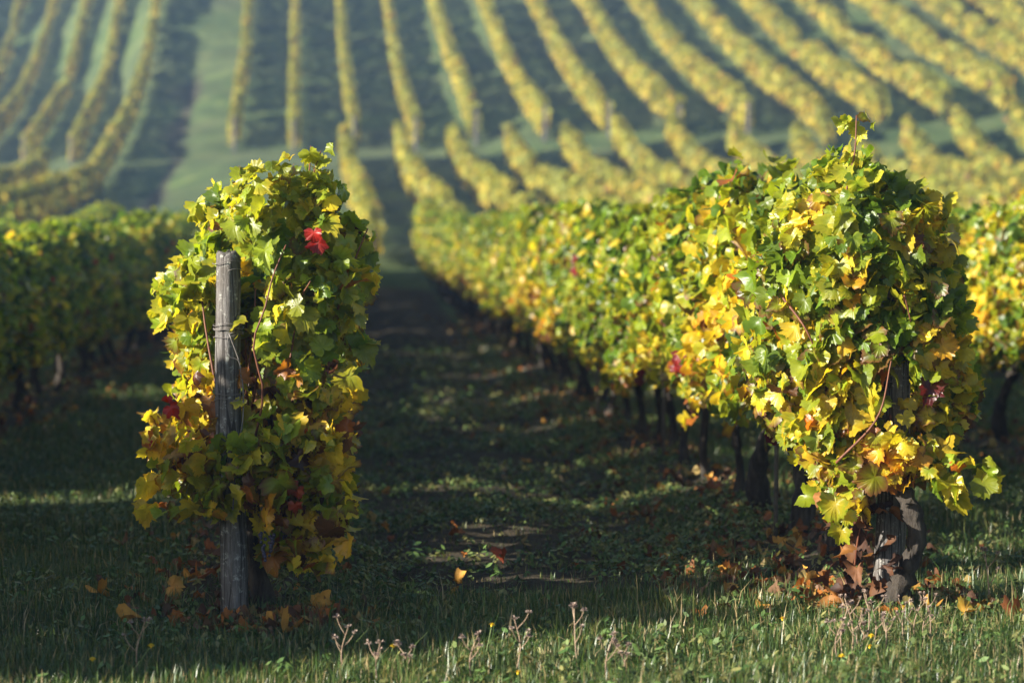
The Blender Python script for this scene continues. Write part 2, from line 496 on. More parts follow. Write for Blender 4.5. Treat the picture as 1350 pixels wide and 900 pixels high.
# ---- foliage of one vine in a row: x across the row, y along it, z up, origin at the foot
def foliage_row(seed, n=760, length=1.12, top=1.80, low=.54, hw=.33, yel=0.0, size=.052):
    r = np.random.default_rng(seed)
    ncl = n // 12
    # shoots: clump centres over the hedge's skin
    def skin(m):
        y = r.uniform(-length / 2, length / 2, m)
        s = r.choice([-1, 1], m)
        zt = top - .03 + .09 * np.sin(y * 5 + seed) + .06 * np.sin(y * 13 + seed * 2) + r.normal(0, .06, m)
        k = r.random(m)
        z = np.where(k < .80, low + (zt - low) * r.random(m) ** .85, zt + r.normal(0, .045, m))
        prof = hw * (.80 + .45 * (vnoise(y * 3.3, z * 3.3, seed) - .5)) * (.76 + .34 * np.sin(np.clip((z - low) / (top - low), 0, 1) * 2.6 + .35)) 
        t = np.where(k < .80, np.clip(r.random(m) ** .38 + r.normal(0, .10, m), 0, 1.3), r.random(m))
        return np.stack([s * t * prof, y, z], 1), np.stack([s * t, r.normal(0, .25, m), np.where(k < .80, .25, 1.0)], 1)
    cP, cN = skin(ncl)
    i = r.integers(0, ncl, int(n * .62))
    P1 = cP[i] + r.normal(0, 1, (len(i), 3)) * np.array([.06, .075, .055]); N1 = cN[i]
    P2, N2 = skin(n - len(i))
    P = np.concatenate([P1, P2]); Nn = np.concatenate([N1, N2])
    # hanging fringe under the hedge, long shoots over it
    m = n // 14
    y = r.uniform(-length / 2, length / 2, m)
    PF = np.stack([r.normal(0, hw * .7, m), y, low + .05 - r.random(m) ** 1.6 * .24], 1)
    P = np.concatenate([P, PF]); Nn = np.concatenate([Nn, np.stack([np.sign(PF[:, 0]), y * 0, y * 0 + .1], 1)])
    for _ in range(7):
        y0 = r.uniform(-length / 2, length / 2); x0 = r.normal(0, .12); hgt = r.uniform(.06, .24)
        kk = int(4 + hgt * 20)
        tt = r.random(kk)
        PS = np.stack([x0 + tt * r.normal(0, .1) + r.normal(0, .03, kk), y0 + r.normal(0, .03, kk), top + tt * hgt - .03], 1)
        P = np.concatenate([P, PS]); Nn = np.concatenate([Nn, r.normal(0, 1, (kk, 3)) * .5 + np.array([0, 0, .4])])
    ok = not_alone(P, .085); P = P[ok]; Nn = Nn[ok]
    return finish_leaves(P, Nn, r, yel, size)

def not_alone(P, lim=.085):
    ok = np.zeros(len(P), bool)
    for i in range(0, len(P), 400):
        d = ((P[i:i + 400, None, :] - P[None]) ** 2).sum(-1)
        d.partition(4, axis=1)
        ok[i:i + 400] = d[:, 4] < lim ** 2
    return ok

def finish_leaves(P, Nn, r, yel, size, key=None, tpl=PLAIN):
    k = len(P)
    Nn = unit(Nn) + np.array([-.42, 0, .35]) + r.normal(0, .52, (k, 3))
    tip = np.array([0, 0, -1.0]) + unit(Nn) * .3 + r.normal(0, .5, (k, 3))
    sz = size * np.clip(r.normal(1, .30, k), .4, 1.7)
    sz *= np.where(P[:, 2] > 1.70, .75, 1)
    if key is None: key = bunch_key(P, r)
    cc, ce = pick_colours(P[:, 2], r, yel, key)
    return leaves_arrays(P, Nn, tip, sz, cc, ce, r, 1.15, tpl)

# ---- foliage of an end vine, from its outline (height, left, right)
def foliage_end(seed, outline, n, depth=1.0, front=-.22, yel=0.0, size=.049, keep=None, adj=None, drop=.17, extra=None, warm=0.0):
    r = np.random.default_rng(seed)
    ol = np.array(outline); zz = ol[:, 0]
    ol[:, 0] -= np.clip(ol[:, 0] - 1.25, 0, 1) * drop; zz = ol[:, 0]
    ol[:, 1] += .035; ol[:, 2] -= .035
    wd = ol[:, 2] - ol[:, 1]
    zs = np.linspace(zz[0], zz[-1], 400)
    pr = np.interp(zs, zz, wd); pr = pr / pr.sum()
    def skin(m):
        z = r.choice(zs, m, p=pr) + r.normal(0, .01, m)
        lo = np.interp(z, zz, ol[:, 1]); hi = np.interp(z, zz, ol[:, 2])
        c = (lo + hi) / 2; h = (hi - lo) / 2 * (1 + .15 * (vnoise(z * 7, z * 0 + seed, seed) - .5))
        k = r.random(m)
        th = r.uniform(0, math.pi, m)                       # front half ring
        tx = np.where(k < .62, np.clip(r.uniform(-1.03, 1.03, m) + .0 * th, -1, 1), np.sign(r.random(m) - .5) * np.clip(r.random(m) ** .3, 0, 1))
        dep = np.where(k < .62, front + .34 * (1 - np.sqrt(np.clip(1 - tx ** 2, 0, 1))) + np.abs(r.normal(0, .14, m)) + .10 * (vnoise(tx * 3 + seed, z * 6, seed) - .5),
                       front + .3 + r.random(m) * depth)
        x = c + h * tx
        nx = np.where(k < .62, tx * .8, np.sign(tx)); ny = np.where(k < .62, -.55, 0)
        up = np.clip((z - 1.45) / .4, 0, 1)
        return np.stack([x, dep, z], 1), np.stack([nx, ny, .25 + .7 * up], 1)
    ncl = n // 13
    cP, cN = skin(ncl)
    i = r.integers(0, ncl, int(n * .55))
    P1 = cP[i] + r.normal(0, 1, (len(i), 3)) * np.array([.045, .045, .05]); N1 = cN[i]
    P2, N2 = skin(n - len(i))
    P = np.concatenate([P1, P2]); Nn = np.concatenate([N1, N2])
    if adj is not None: P = adj(P)
    ok = not_alone(P, .065); P = P[ok]; Nn = Nn[ok]
    if extra is not None: P = np.concatenate([P, extra]); Nn = np.concatenate([Nn, r.normal(0, .6, extra.shape) + np.array([-.3, -.3, .2])])
    if keep is not None:
        ok = keep(P); P = P[ok]; Nn = Nn[ok]
    return finish_leaves(P, Nn, r, yel, size, warm + (1 - warm) * bunch_key(P, r, 80), FINE)

def cane_mesh(name, seed, lines=None, n=9, length=1.0, top=1.7):
    r = np.random.default_rng(seed); V, F = [], []
    for _ in range(n):
        y0 = r.uniform(-.12, .12); y1 = r.uniform(-length / 2, length / 2)
        x1 = r.normal(0, .13); zt = r.uniform(1.1, top - .2)
        p = [(0 + r.normal(0, .02), y0, .66), (x1 * .5, (y0 + y1) / 2, .85), (x1, y1, 1.15), (x1 * .9 + r.normal(0, .05), y1 + r.normal(0, .06), zt)]
        p = smooth_line(p, 10)
        tube(V, F, p, np.linspace(.0065, .003, len(p)), 6)
    for ln in (lines or []):
        p = smooth_line(ln, 14)
        tube(V, F, p, np.linspace(.0055, .0025, len(p)), 6)
    return mesh_py(name, V, F, M_CANE)

def smooth_line(p, n):
    p = np.asarray(p, float)
    pp = np.concatenate([[2 * p[0] - p[1]], p, [2 * p[-1] - p[-2]]])
    out = []
    m = len(p) - 1
    for t in np.linspace(0, m - 1e-6, n):
        i = int(t); f = t - i
        a, b, c, d = pp[i], pp[i + 1], pp[i + 2], pp[i + 3]
        out.append(.5 * (2 * b + (c - a) * f + (2 * a - 5 * b + 4 * c - d) * f ** 2 + (3 * b - a - 3 * c + d) * f ** 3))
    return np.array(out)

def trunk_mesh(name, seed, h=.78, r0=.05, lean=.10, n=16, arms=True):
    r = np.random.default_rng(seed); V, F = [], []
    t = np.linspace(0, 1, n)
    ax, ay = r.normal(0, lean), r.normal(0, lean * 1.3)
    ph = r.uniform(0, 6)
    x = ax * t + .03 * np.sin(t * 7 + ph); y = ay * t + .035 * np.sin(t * 6 + ph * 2)
    x -= x[0]; y -= y[0]
    rad = r0 * (1.25 - .65 * t + .16 * np.sin(t * 13 + ph) + r.normal(0, .11, n))
    rad[0] *= 1.35; rad[-2] *= 1.5; rad[-1] *= 1.1
    pts = np.stack([x, y, -.08 + t * (h + .08)], 1)
    tube(V, F, pts, rad, 13, .22, r)
    for s in ((-1, 1) if arms else ()):                     # the two arms
        e = pts[-1]
        arm = smooth_line([e - [0, 0, .05], e + [r.normal(0, .04), s * .13, .04], e + [r.normal(0, .05), s * .34, .03 + r.normal(0, .04)]], 7)
        tube(V, F, arm, np.linspace(r0 * .62, r0 * .28, 7), 8, .2, r)
    return mesh_py(name, V, F, M_BARK)

# ------------------------------------------------------------------ numbers in words
ORD = ['first', 'second', 'third', 'fourth', 'fifth', 'sixth', 'seventh', 'eighth', 'ninth', 'tenth', 'eleventh', 'twelfth',
       'thirteenth', 'fourteenth', 'fifteenth', 'sixteenth']

# ------------------------------------------------------------------ wooden posts
def post_mesh(name, seed, h, r0, r1, lean=(0, 0), mat=M_POST, sides=28):
    r = np.random.default_rng(seed); V, F = [], []
    n = 26
    t = np.linspace(0, 1, n)
    ph = r.uniform(0, 6.28, 6)
    for i in range(n):
        z = -.15 + t[i] * (h + .15)
        rr = r0 + (r1 - r0) * t[i]
        for k in range(sides):
            a = 2 * math.pi * k / sides
            q = rr * (1 + .05 * math.sin(2 * a + ph[0]) + .03 * math.sin(3 * a + ph[1] + z * 2) + .02 * math.sin(7 * a + ph[2]) + r.normal(0, .010))
            V.append((lean[0] * t[i] + .006 * math.sin(z * 5 + ph[3]) + q * math.cos(a), lean[1] * t[i] + q * math.sin(a), z + (.008 * math.sin(3 * a + ph[4]) if i == n - 1 else 0)))
    # worn, slightly domed top
    b = len(V)
    for k in range(sides):
        x, y, z = V[b - sides + k]
        V.append((lean[0] + (x - lean[0]) * .82, lean[1] + (y - lean[1]) * .82, z + .010 + r.normal(0, .003)))
    V.append((lean[0], lean[1], h + .006))
    for i in range(n):
        for k in range(sides):
            k2 = (k + 1) % sides
            F.append((i * sides + k, i * sides + k2, (i + 1) * sides + k2, (i + 1) * sides + k))
    for k in range(sides):
        F.append((b + k, b + (k + 1) % sides, b + sides))
    m = mesh_py(name, V, F, mat)
    return m

def wire_wrap(V, F, z, rad, turns=1.6, cx=0, cy=0, sag=.01, r=rng):
    n = int(turns * 20)
    ph = r.uniform(0, 6)
    p = [(cx + rad * math.cos(ph + 2 * math.pi * turns * i / n), cy + rad * math.sin(ph + 2 * math.pi * turns * i / n), z + sag * i / n * 2 + .004 * math.sin(i)) for i in range(n + 1)]
    tube(V, F, p, .0016, 5)

z_l = float(terrain(V_L1, U0)); z_r = float(terrain(V_R1, U0))
# left post
post_l = link('wooden_post', post_mesh('wooden_post', 4, 1.42, .056, .046, (-.022, .02)))
post_l.location = (V_L1, U0 - .14, z_l)
tag(post_l, 'weathered grey wooden end post standing in front of the left foreground vine', 'post', 'end posts of the foreground rows')
rr = np.random.default_rng(5)
for z, ra, tn in ((1.36, .056, 1.2), (1.12, .058, 2.3), (1.10, .058, 1.2), (.86, .060, 2.2), (.62, .062, 1.4)):
    V, F = [], []
    wire_wrap(V, F, z, ra, tn, -.022 * z / 1.42, .02 * z / 1.42, .02, rr)
    link('wire', mesh_py('wire', V, F, M_WIRE), post_l)
V, F = [], []
tube(V, F, smooth_line([(-.010, -.060, 1.12), (.034, -.052, .98), (.040, -.056, .80), (.012, -.070, .62), (-.005, -.072, .30), (.0, -.075, .02)], 30), .0028, 6)
link('tie_cord', mesh_py('tie_cord', V, F, M_WIRE), post_l)
V, F = [], []
tube(V, F, smooth_line([(-.012, -.060, 1.12), (-.02, -.066, 1.04), (.028, -.060, 1.01), (.030, -.062, .88), (.0, -.068, .86)], 24), .0014, 5)
link('tie_cord', mesh_py('tie_cord', V, F, M_WIRE), post_l)
# right post
post_r = link('wooden_post', post_mesh('wooden_post', 9, 1.36, .066, .055, (.03, .0)))
post_r.location = (V_R1 + .0, U0 + .0, z_r)
tag(post_r, 'weathered grey wooden end post half hidden in the right foreground vine', 'post', 'end posts of the foreground rows')
for z, ra, tn in ((1.2, .064, 2.2), (.9, .066, 2.0), (.66, .068, 1.6)):
    V, F = [], []
    wire_wrap(V, F, z, ra, tn, .03 * z / 1.36, 0, .02, rr)
    link('wire', mesh_py('wire', V, F, M_WIRE), post_r)
V, F = [], []
tube(V, F, smooth_line([(.075, -.03, .9), (.078, -.035, .5), (.085, -.03, .02)], 14), .003, 6)
link('wire', mesh_py('wire', V, F, M_WIRE), post_r)

# ------------------------------------------------------------------ the two end vines
def make_vine_root(name, x, y, z, rot=0):
    e = bpy.data.objects.new(name, None)
    e.empty_display_size = .2
    COL.objects.link(e)
    e.location = (x, y, z); e.rotation_euler = (0, 0, rot)
    return e

G_L = 'grapevines of the left foreground row'
G_R = 'grapevines of the right foreground row'
OUT_L = [(.20, .06, .36), (.32, .0, .46), (.42, -.10, .50), (.55, -.26, .48), (.70, -.32, .49), (.90, -.24, .51), (1.10, -.27, .52), (1.25, -.35, .53), (1.36, -.31, .54),
         (1.50, -.19, .55), (1.60, -.16, .50), (1.70, -.13, .44), (1.78, -.06, .40), (1.84, .06, .36)]
def keep_l(P):                                             # the post stays in the clear above knee height, as in the photograph
    infront = (np.abs(P[:, 0] + .015) < .125) & (P[:, 1] < .22) & (P[:, 2] > .72) & (P[:, 2] < 1.53)
    peek = (rng.random(len(P)) < .05)
    low = (np.abs(P[:, 0]) < .10) & (P[:, 1] < .1) & (P[:, 2] < .42)
    return (~infront | peek) & ~low
vine_l = make_vine_root('grapevine', V_L1, U0, z_l)
tag(vine_l, 'tall sunlit green and yellow vine behind the grey post at the left row end', 'grapevine', G_L)
rs = np.random.default_rng(90)
ex_l = np.concatenate([np.stack([.32 + rs.normal(0, .035, 26), -.02 + rs.normal(0, .04, 26), 1.58 + rs.random(26) * .26], 1),
                       np.stack([rs.normal(-.22, .09, 50), -.02 + rs.normal(0, .09, 50), rs.normal(.58, .09, 50)], 1),
                       np.stack([rs.normal(-.36, .05, 14), .02 + rs.normal(0, .05, 14), rs.normal(.66, .05, 14)], 1),
                       np.stack([rs.normal(.32, .09, 60), -.12 + rs.normal(0, .08, 60), rs.normal(.33, .07, 60)], 1),
                       np.stack([rs.normal(.12, .22, 210), -.20 + rs.normal(0, .06, 210), rs.uniform(.42, .75, 210)], 1)])
ex_l[:, 0] = np.clip(ex_l[:, 0], -.33, .44)
lv = foliage_end(21, OUT_L, 3000, keep=keep_l, extra=ex_l, drop=.10, warm=.22, adj=lambda P: P + np.stack([P[:, 0] * 0, .16 * sstep(-P[:, 0], .03, .08) * sstep(P[:, 2], .62, .74) * (1 - sstep(P[:, 2], 1.4, 1.5)), P[:, 0] * 0], 1), yel=.12)
link('foliage', leaves_mesh('foliage', *lv, M_LEAF, FINE), vine_l)
lines = [[(.08, -.15, .70), (.12, -.25, .9), (.085, -.28, 1.08), (.13, -.29, 1.22), (.16, -.28, 1.34), (.21, -.27, 1.46)],
         [(.05, -.05, .70), (.20, -.10, .95), (.25, -.12, 1.22), (.30, -.20, 1.32)],
         [(.30, .0, 1.45), (.33, -.02, 1.6), (.31, -.04, 1.72), (.34, -.05, 1.82)],
         [(.27, .0, 1.5), (.29, .0, 1.7), (.30, -.02, 1.84)],
         [(.10, .05, 1.4), (-.02, .0, 1.55), (.02, 0, 1.66)],
         [(.4, 0, 1.2), (.47, -.05, 1.4), (.52, -.05, 1.52)]]
link('shoot', cane_mesh('shoot', 31, lines, n=2, length=.2), vine_l)
tk = link('trunk', trunk_mesh('trunk', 12, .75, .045, .05), vine_l); tk.location = (.10, .16, 0)

rdl = np.random.default_rng(18)
k = 90
P = np.concatenate([np.stack([rdl.normal(.20, .13, 76), rdl.normal(-.10, .07, 76), rdl.uniform(.36, 1.0, 76)], 1),
                    np.stack([rdl.normal(-.17, .08, 14), rdl.normal(-.02, .07, 14), rdl.uniform(.5, .95, 14)], 1)])
P[:, 0] = np.clip(P[:, 0], -.30, .38)
tab = np.array([(.34, .13, .02), (.14, .05, .018), (.46, .22, .03), (.07, .028, .018), (.40, .26, .07)])
cc = tab[rdl.integers(0, 5, k)] * rdl.normal(1, .15, (k, 1))
Vv, Cc = leaves_arrays(P, rdl.normal(0, .6, (k, 3)) + np.array([-.2, -.6, .2]), np.array([0, 0, -1.]) + rdl.normal(0, .5, (k, 3)), .046 * rdl.normal(1, .2, k).clip(.6, 1.4), cc, cc * .6, rdl, 1.9, FINE)
o = link('withered_leaves', leaves_mesh('withered_leaves', Vv, Cc, M_LEAF, FINE), vine_l); o['label'] = 'orange and brown withered leaves inside the lower half'

def lone_leaf(name, parent, pos, nrm, tip, size, c, c2=None, label=None, mat=M_LEAF, seed=1):
    r = np.random.default_rng(seed)
    pos = np.atleast_2d(np.array(pos, float)); n = len(pos)
    c = np.array(PAL[c] if isinstance(c, str) else c)
    C1 = np.tile(c, (n, 1)) * r.normal(1, .12, (n, 1)); C2 = C1 * np.array([.55, .8, .8])
    Vv, Cc = leaves_arrays(pos, tpl=FINE, curl=1.5, NRM=np.tile(nrm, (n, 1)) + r.normal(0, .25, (n, 3)), TIP=np.tile(tip, (n, 1)) + r.normal(0, .25, (n, 3)), size=np.full(n, size) * r.normal(1, .12, n), colC=C1, colE=C2, r=r)
    o = link(name, leaves_mesh(name, Vv, Cc, mat, FINE), parent)
    if label: o['label'] = label
    return o
RED = (.40, .020, .014)
lone_leaf('red_leaf', vine_l, [(.315, -.30, 1.50), (.335, -.29, 1.46)], (-.5, -.9, .2), (.6, 0, -.8), .050, RED, label='bright red leaf high on the vine', seed=3)
lone_leaf('red_leaf', vine_l, [(-.25, -.16, .87), (-.235, -.15, .83)], (-.3, -.9, .2), (.2, 0, -1), .035, RED, label='small red leaf at the left edge', seed=4)
lone_leaf('red_leaf', vine_l, [(.22, -.30, .55), (.25, -.30, .53), (.24, -.3, .47)], (-.3, -.9, .2), (.2, 0, -1), .04, (.5, .07, .02), label='orange-red leaves low on the vine', seed=5)

def grapes(parent, pos, seed, n=34, rr_=.0075, length=.11):
    r = np.random.default_rng(seed); V, F = [], []
    import bmesh
    bm = bmesh.new()
    for i in range(n):
        t = r.random(); w_ = .030 * (1 - t * .75)
        a = r.uniform(0, 6.28)
        m = bmesh.ops.create_icosphere(bm, subdivisions=2, radius=rr_ * r.uniform(.85, 1.1))
        bmesh.ops.translate(bm, verts=m['verts'], vec=(w_ * math.cos(a), w_ * math.sin(a), -t * length))
    me = bpy.data.meshes.new('grape_bunch'); bm.to_mesh(me); bm.free()
    me.materials.append(M_GRAPE); me.polygons.foreach_set('use_smooth', np.ones(len(me.polygons), bool))
    o = link('grape_bunch', me, parent); o.location = pos
    return o
grapes(vine_l, (.13, -.22, .36), 2)
grapes(vine_l, (.20, -.10, .42), 3)

OUT_R = [(.36, -.28, -.16), (.46, -.30, .10), (.56, -.34, .28), (.69, -.46, .36), (.87, -.56, .38), (1.11, -.56, .36), (1.32, -.55, .34),
         (1.465, -.52, .32), (1.56, -.46, .28), (1.66, -.36, .20), (1.74, -.29, .12), (1.80, -.27, .0), (1.86, -.25, -.09), (1.93, -.22, -.13)]
def keep_r(P):
    infront = (np.abs(P[:, 0] - .01) < .085) & (P[:, 1] < .10) & (P[:, 2] > .70) & (P[:, 2] < .98)
    low = (np.abs(P[:, 0]) < .12) & (P[:, 2] < .50) & (P[:, 1] < .2)
    return ~(infront & (rng.random(len(P)) > .05)) & ~low
vine_r = make_vine_root('grapevine', V_R1, U0, z_r)
tag(vine_r, 'tall yellow and dark green vine around a post at the right row end', 'grapevine', G_R)
ex_r = np.concatenate([np.stack([-.18 + rs.normal(0, .035, 30), -.04 + rs.normal(0, .04, 30), 1.70 + rs.random(30) * .26], 1),
                       np.stack([rs.normal(.15, .13, 60), -.20 + rs.normal(0, .06, 60), rs.normal(.56, .07, 60)], 1)])
rv = foliage_end(44, OUT_R, 3400, keep=keep_r, extra=ex_r, warm=.10, yel=.5, drop=.06)
link('foliage', leaves_mesh('foliage', *rv, M_LEAF, FINE), vine_r)
lines = [[(-.10, -.1, 1.3), (-.20, -.12, 1.6), (-.17, -.12, 1.8), (-.16, -.1, 1.95)],
         [(.04, -.1, 1.1), (.0, -.25, 1.25), (.03, -.24, 1.15)],
         [(-.25, -.2, .6), (-.10, -.25, .78), (-.05, -.26, 1.0)],
         [(-.44, .0, 1.25), (-.36, -.12, 1.12), (-.28, -.10, .95)],
         [(-.1, -.05, .3), (-.09, -.12, .5), (-.02, -.14, .62)],
         [(-.14, .0, .1), (-.13, -.1, .35), (-.07, -.14, .55)]]
link('shoot', cane_mesh('shoot', 32, lines, n=2, length=.2), vine_r)
tr_ = link('trunk', trunk_mesh('trunk', 17, .50, .043, .015, 22, False), vine_r); tr_.location = (.03, -.13, 0)
# withered leaves still hanging around the foot of the right vine
rd = np.random.default_rng(8)
k = 62
P = np.stack([np.clip(rd.normal(-.13, .07, k), -.24, .1), rd.normal(-.02, .10, k), rd.random(k) ** 1.2 * .52 + .03], 1)
tab = np.array([(.13, .055, .022), (.08, .034, .016), (.26, .11, .025), (.05, .024, .016)])
cc = tab[rd.integers(0, 4, k)] * rd.normal(1, .15, (k, 1))
Vv, Cc = leaves_arrays(P, rd.normal(0, 1, (k, 3)) + np.array([0, -.6, .2]), np.array([0, 0, -1.]) + rd.normal(0, .5, (k, 3)), .048 * rd.normal(1, .2, k).clip(.6, 1.4), cc, cc * .7, rd, 2.0)
o = link('withered_leaves', leaves_mesh('withered_leaves', Vv, Cc, M_DEAD), vine_r); o['label'] = 'rust-brown withered leaves hanging round the foot'
lone_leaf('yellow_leaf', vine_r, [(-.25, -.30, .34), (-.22, -.28, .40), (-.27, -.28, .44)], (-.4, -.9, .2), (0, 0, -1), .058, 'yellow', label='bright yellow leaves hanging below the vine', seed=9)

# ------------------------------------------------------------------ vines of the rows, copied from a few models
class Vine: pass
MODELS = []
for i in range(9):
    m = Vine()
    m.fol = leaves_mesh('foliage', *foliage_row(100 + i, n=2300 if i < 7 else 3600, yel=(-.35, .0, .3, -.3, .0, 1.2, -.2, -.4, -.2)[i], top=(1.50, 1.54, 1.47, 1.56, 1.50, 1.52, 1.46, 1.52, 1.52)[i]), M_LEAF)
    m.tr = trunk_mesh('trunk', 200 + i, .74, .028 + .006 * (i % 3), .12)
    m.ca = cane_mesh('shoot', 300 + i, n=9)
    MODELS.append(m)

def place_vine(v, u, label, group, r, prefer=None, hgt=(.93, 1.05)):
    i = int(r.integers(0, 7)) if prefer is None else prefer
    m = MODELS[i]
    x = v + float(bend(u))
    e = make_vine_root('grapevine', x, u, float(terrain(x, u)), math.pi * int(r.integers(0, 2)) + r.normal(0, .05))
    s = r.uniform(.96, 1.05) * (1 + .004 * min(max(u - 14, 0), 22))
    e.scale = (s * r.uniform(.88, 1.12), 1.0, s * r.uniform(*hgt))
    link('foliage', m.fol, e); link('trunk', m.tr, e); link('shoot', m.ca, e)
    tag(e, label, 'grapevine', group)
    return e

rv_ = np.random.default_rng(77)
# the right row: the near ones can be told apart
n_r = 0
u = U0 + 1.0
while u < 59.4:
    if n_r < 14:
        lab = f'vine with bare dark trunk, {ORD[n_r]} behind the end vine of the right row'
    else:
        lab = 'blurred sunlit vine deep in the right row, beyond its nearest fifteen vines'
    e = place_vine(V_R1, u, lab, G_R, rv_, prefer=5 if n_r == 1 else (None if n_r < 3 else (0, 1, 3, 4, 6)[int(rv_.integers(0, 5))]), hgt=(1.0, 1.06) if n_r < 5 else (.92, 1.0))
    if n_r == 3:
        lone_leaf('red_leaf', e, [(-.33, 0, .78), (-.34, .05, .72), (-.36, -.1, .76), (-.33, .15, .70), (-.32, -.05, .8), (-.35, -.2, .72)], (-1, -.4, .2), (0, 0, -1), .050, (.24, .012, .010), label='cluster of red leaves low on the vine', seed=11)
    if n_r == 9:
        lone_leaf('red_leaf', e, [(-.36, 0, 1.42), (-.36, .05, 1.33)], (-1, -.4, .2), (0, 0, -1), .060, (.20, .012, .010), label='dark red leaves near the top', seed=12)
    if n_r == 2:
        lone_leaf('red_leaf', e, [(-.1, 0, 1.66)], (-1, -.4, .2), (0, 0, -1), .05, (.30, .01, .03), label='dark red leaf at the very top', seed=13)
    n_r += 1
    u += .98 + rv_.normal(0, .04)
# left row, hidden for the most part behind its end vine
n_l = 0
u = U0 + 1.05
while u < 59.4:
    lab = f'vine, {ORD[n_l]} behind the sunlit end vine of the left foreground row' if n_l < 2 else 'vine hidden deep in the left foreground row behind its end vine'
    place_vine(V_L1, u, lab, G_L, rv_, hgt=(.85, 1.0))
    n_l += 1
    if n_l in (3, 5, 8, 11, 15, 20, 26): u += .55
    u += .98 + rv_.normal(0, .04)
# the shaded row at the left edge
G_L0 = 'grapevines of the shaded row at the left edge'
n_0 = 0
u = 7.9
while u < 59.4:
    if u > 20.5 and n_0 < 12:
        lab = f'dark shaded vine, {ORD[n_0]} from the picture edge in the far left row'
        n_0 += 1
    elif u <= 20.5:
        lab = 'vine of the far left row outside the left picture edge'
    else:
        lab = 'blurred shaded vine far down the far left row, beyond its nearest twelve'
    place_vine(V_L1 - SP, u, lab, G_L0, rv_, prefer=int(rv_.integers(7, 9)), hgt=((.82, .98) if u > 10 else (.80, .84)) if u > 8.4 else (1.12, 1.14))
    if u > 12 and abs((u - 12.3) % 3.1) < .5: u += .5
    u += .98 + rv_.normal(0, .04)
# the golden row at the right edge
G_R2 = 'grapevines of the golden row at the right edge'
u = U0 + .1; n_2 = 0
while u < 40:
    if 16.5 < u < 20.5:
        lab = f'golden vine, {ORD[n_2]} seen past the right end vine at the right picture edge'; n_2 += 1
    else:
        lab = 'vine of the golden right edge row hidden behind or outside the right end vine'
    place_vine(V_R1 + SP, u, lab, G_R2, rv_, prefer=(5, 2, 5)[int(rv_.integers(0, 3))])
    u += .98 + rv_.normal(0, .04)

# trellis wires strung from the end posts
for vr, side, zp in ((V_L1, 'left', 1.34), (V_L1, 'left', .86), (V_R1, 'right', 1.2), (V_R1, 'right', .8)):
    V, F = [], []
    uu = np.arange(U0 - .1, 47, 1.5)
    pp = [(vr + float(bend(q)), q, float(terrain(vr + float(bend(q)), q, False)) + zp + .012 * math.sin(q * 2.1)) for q in uu]
    tube(V, F, pp, .0018, 5)
    tag(link('trellis_wire', mesh_py('trellis_wire', V, F, M_WIRE)), f'thin {"upper" if zp > 1 else "lower"} trellis wire running back from the {side} end post', 'wire', 'trellis wires of the two foreground rows')

# thin metal stakes in the right row
def stake(x, y, h, lab):
    V, F = [], []
    tube(V, F, [(0, 0, -.1), (.004, 0, h * .5), (0, .005, h)], .011, 6)
    o = link('metal_stake', mesh_py('metal_stake', V, F, M_WIRE)); o.location = (x, y, float(terrain(x, y)))
    tag(o, lab, 'stake', 'metal stakes in the right row')
stake(V_R1 - .12, 11.4, 1.5, 'thin grey metal stake nearest the end post of the right row')
stake(V_R1 - .10, 15.9, 1.5, 'thin grey metal stake midway along the bare trunks of the right row')
stake(V_R1 - .10, 20.4, 1.5, 'thin grey metal stake farthest along the trunks of the right row')

# ------------------------------------------------------------------ whole rows seen only as hedges (far slope, and hidden neighbours)
LO = np.array([(math.sin(a) * r_, math.cos(a) * r_) for a, r_ in zip(np.radians([-150, -100, -50, 0, 50, 100, 150]), (.45, .8, .7, 1.0, .7, .8, .45))])
def hedge_row(name, v, u0, u1, seed, per_m=125, size=.15, top=1.66, low=.30, hw=.30, yel=.6):
    r = np.random.default_rng(seed)
    n = int((u1 - u0) * per_m)
    y = r.uniform(u0, u1, n)
    s = r.choice([-1, 1], n)
    gap = vnoise(y * .55, y * 0 + seed * 3.1, 5)                        # thin and tall places along the row
    tp = top - .40 * sstep(gap, .58, .95) + .12 * (vnoise(y * 1.6, y * 0 + seed, 8) - .5)
    k = r.random(n)
    z = np.where(k < .78, low + (tp - low) * r.random(n), tp + r.normal(0, .05, n))
    t = np.where(k < .78, np.clip(r.random(n) ** .4 + r.normal(0, .1, n), 0, 1.25), r.random(n))
    w_ = hw * (.8 + .4 * vnoise(y * .9, y * 0 + seed * 1.7, 9))
    keepm = r.random(n) > .75 * sstep(gap, .72, .96)
    x = v + s * t * w_ + .10 * (vnoise(y * .12, y * 0 + seed, 4) - .5)
    y, z, x, s, k = y[keepm], z[keepm], x[keepm], s[keepm], k[keepm]
    n = len(y)
    X = x + bend(y)
    Z = z + terrain(X, y, False)
    P = np.stack([X, y, Z], 1)
    Nn = unit(np.stack([s * 1.0, y * 0, np.where(k < .78, .4, 1.2)], 1) + r.normal(0, .5, (n, 3)))
    tip = np.array([0, 0, -1.0]) + r.normal(0, .6, (n, 3))
    tip = unit(tip - (tip * Nn).sum(1, keepdims=True) * Nn)
    rgt = np.cross(tip, Nn)
    sz = size * np.clip(r.normal(1, .25, n), .5, 1.6)
    Vv = P[:, None, :] + sz[:, None, None] * (LO[None, :, 0, None] * rgt[:, None, :] + LO[None, :, 1, None] * tip[:, None, :])
    key = np.clip(vnoise(y * 1.2, z * 2 + seed * 2, 13) * .6 + r.normal(.2, .26, n), 0, .999)
    c, _ = pick_colours(z, r, yel, key)
    if yel > .7: c = c * .6 + np.array([.30, .245, .06]) * .4
    m = len(LO)
    loops = np.arange(n * m)
    me = mesh_np(name, Vv.reshape(-1, 3), loops, np.arange(n) * m, M_FAR, np.repeat(np.clip(c, 0, 1), m, 0), smooth=False)
    return me

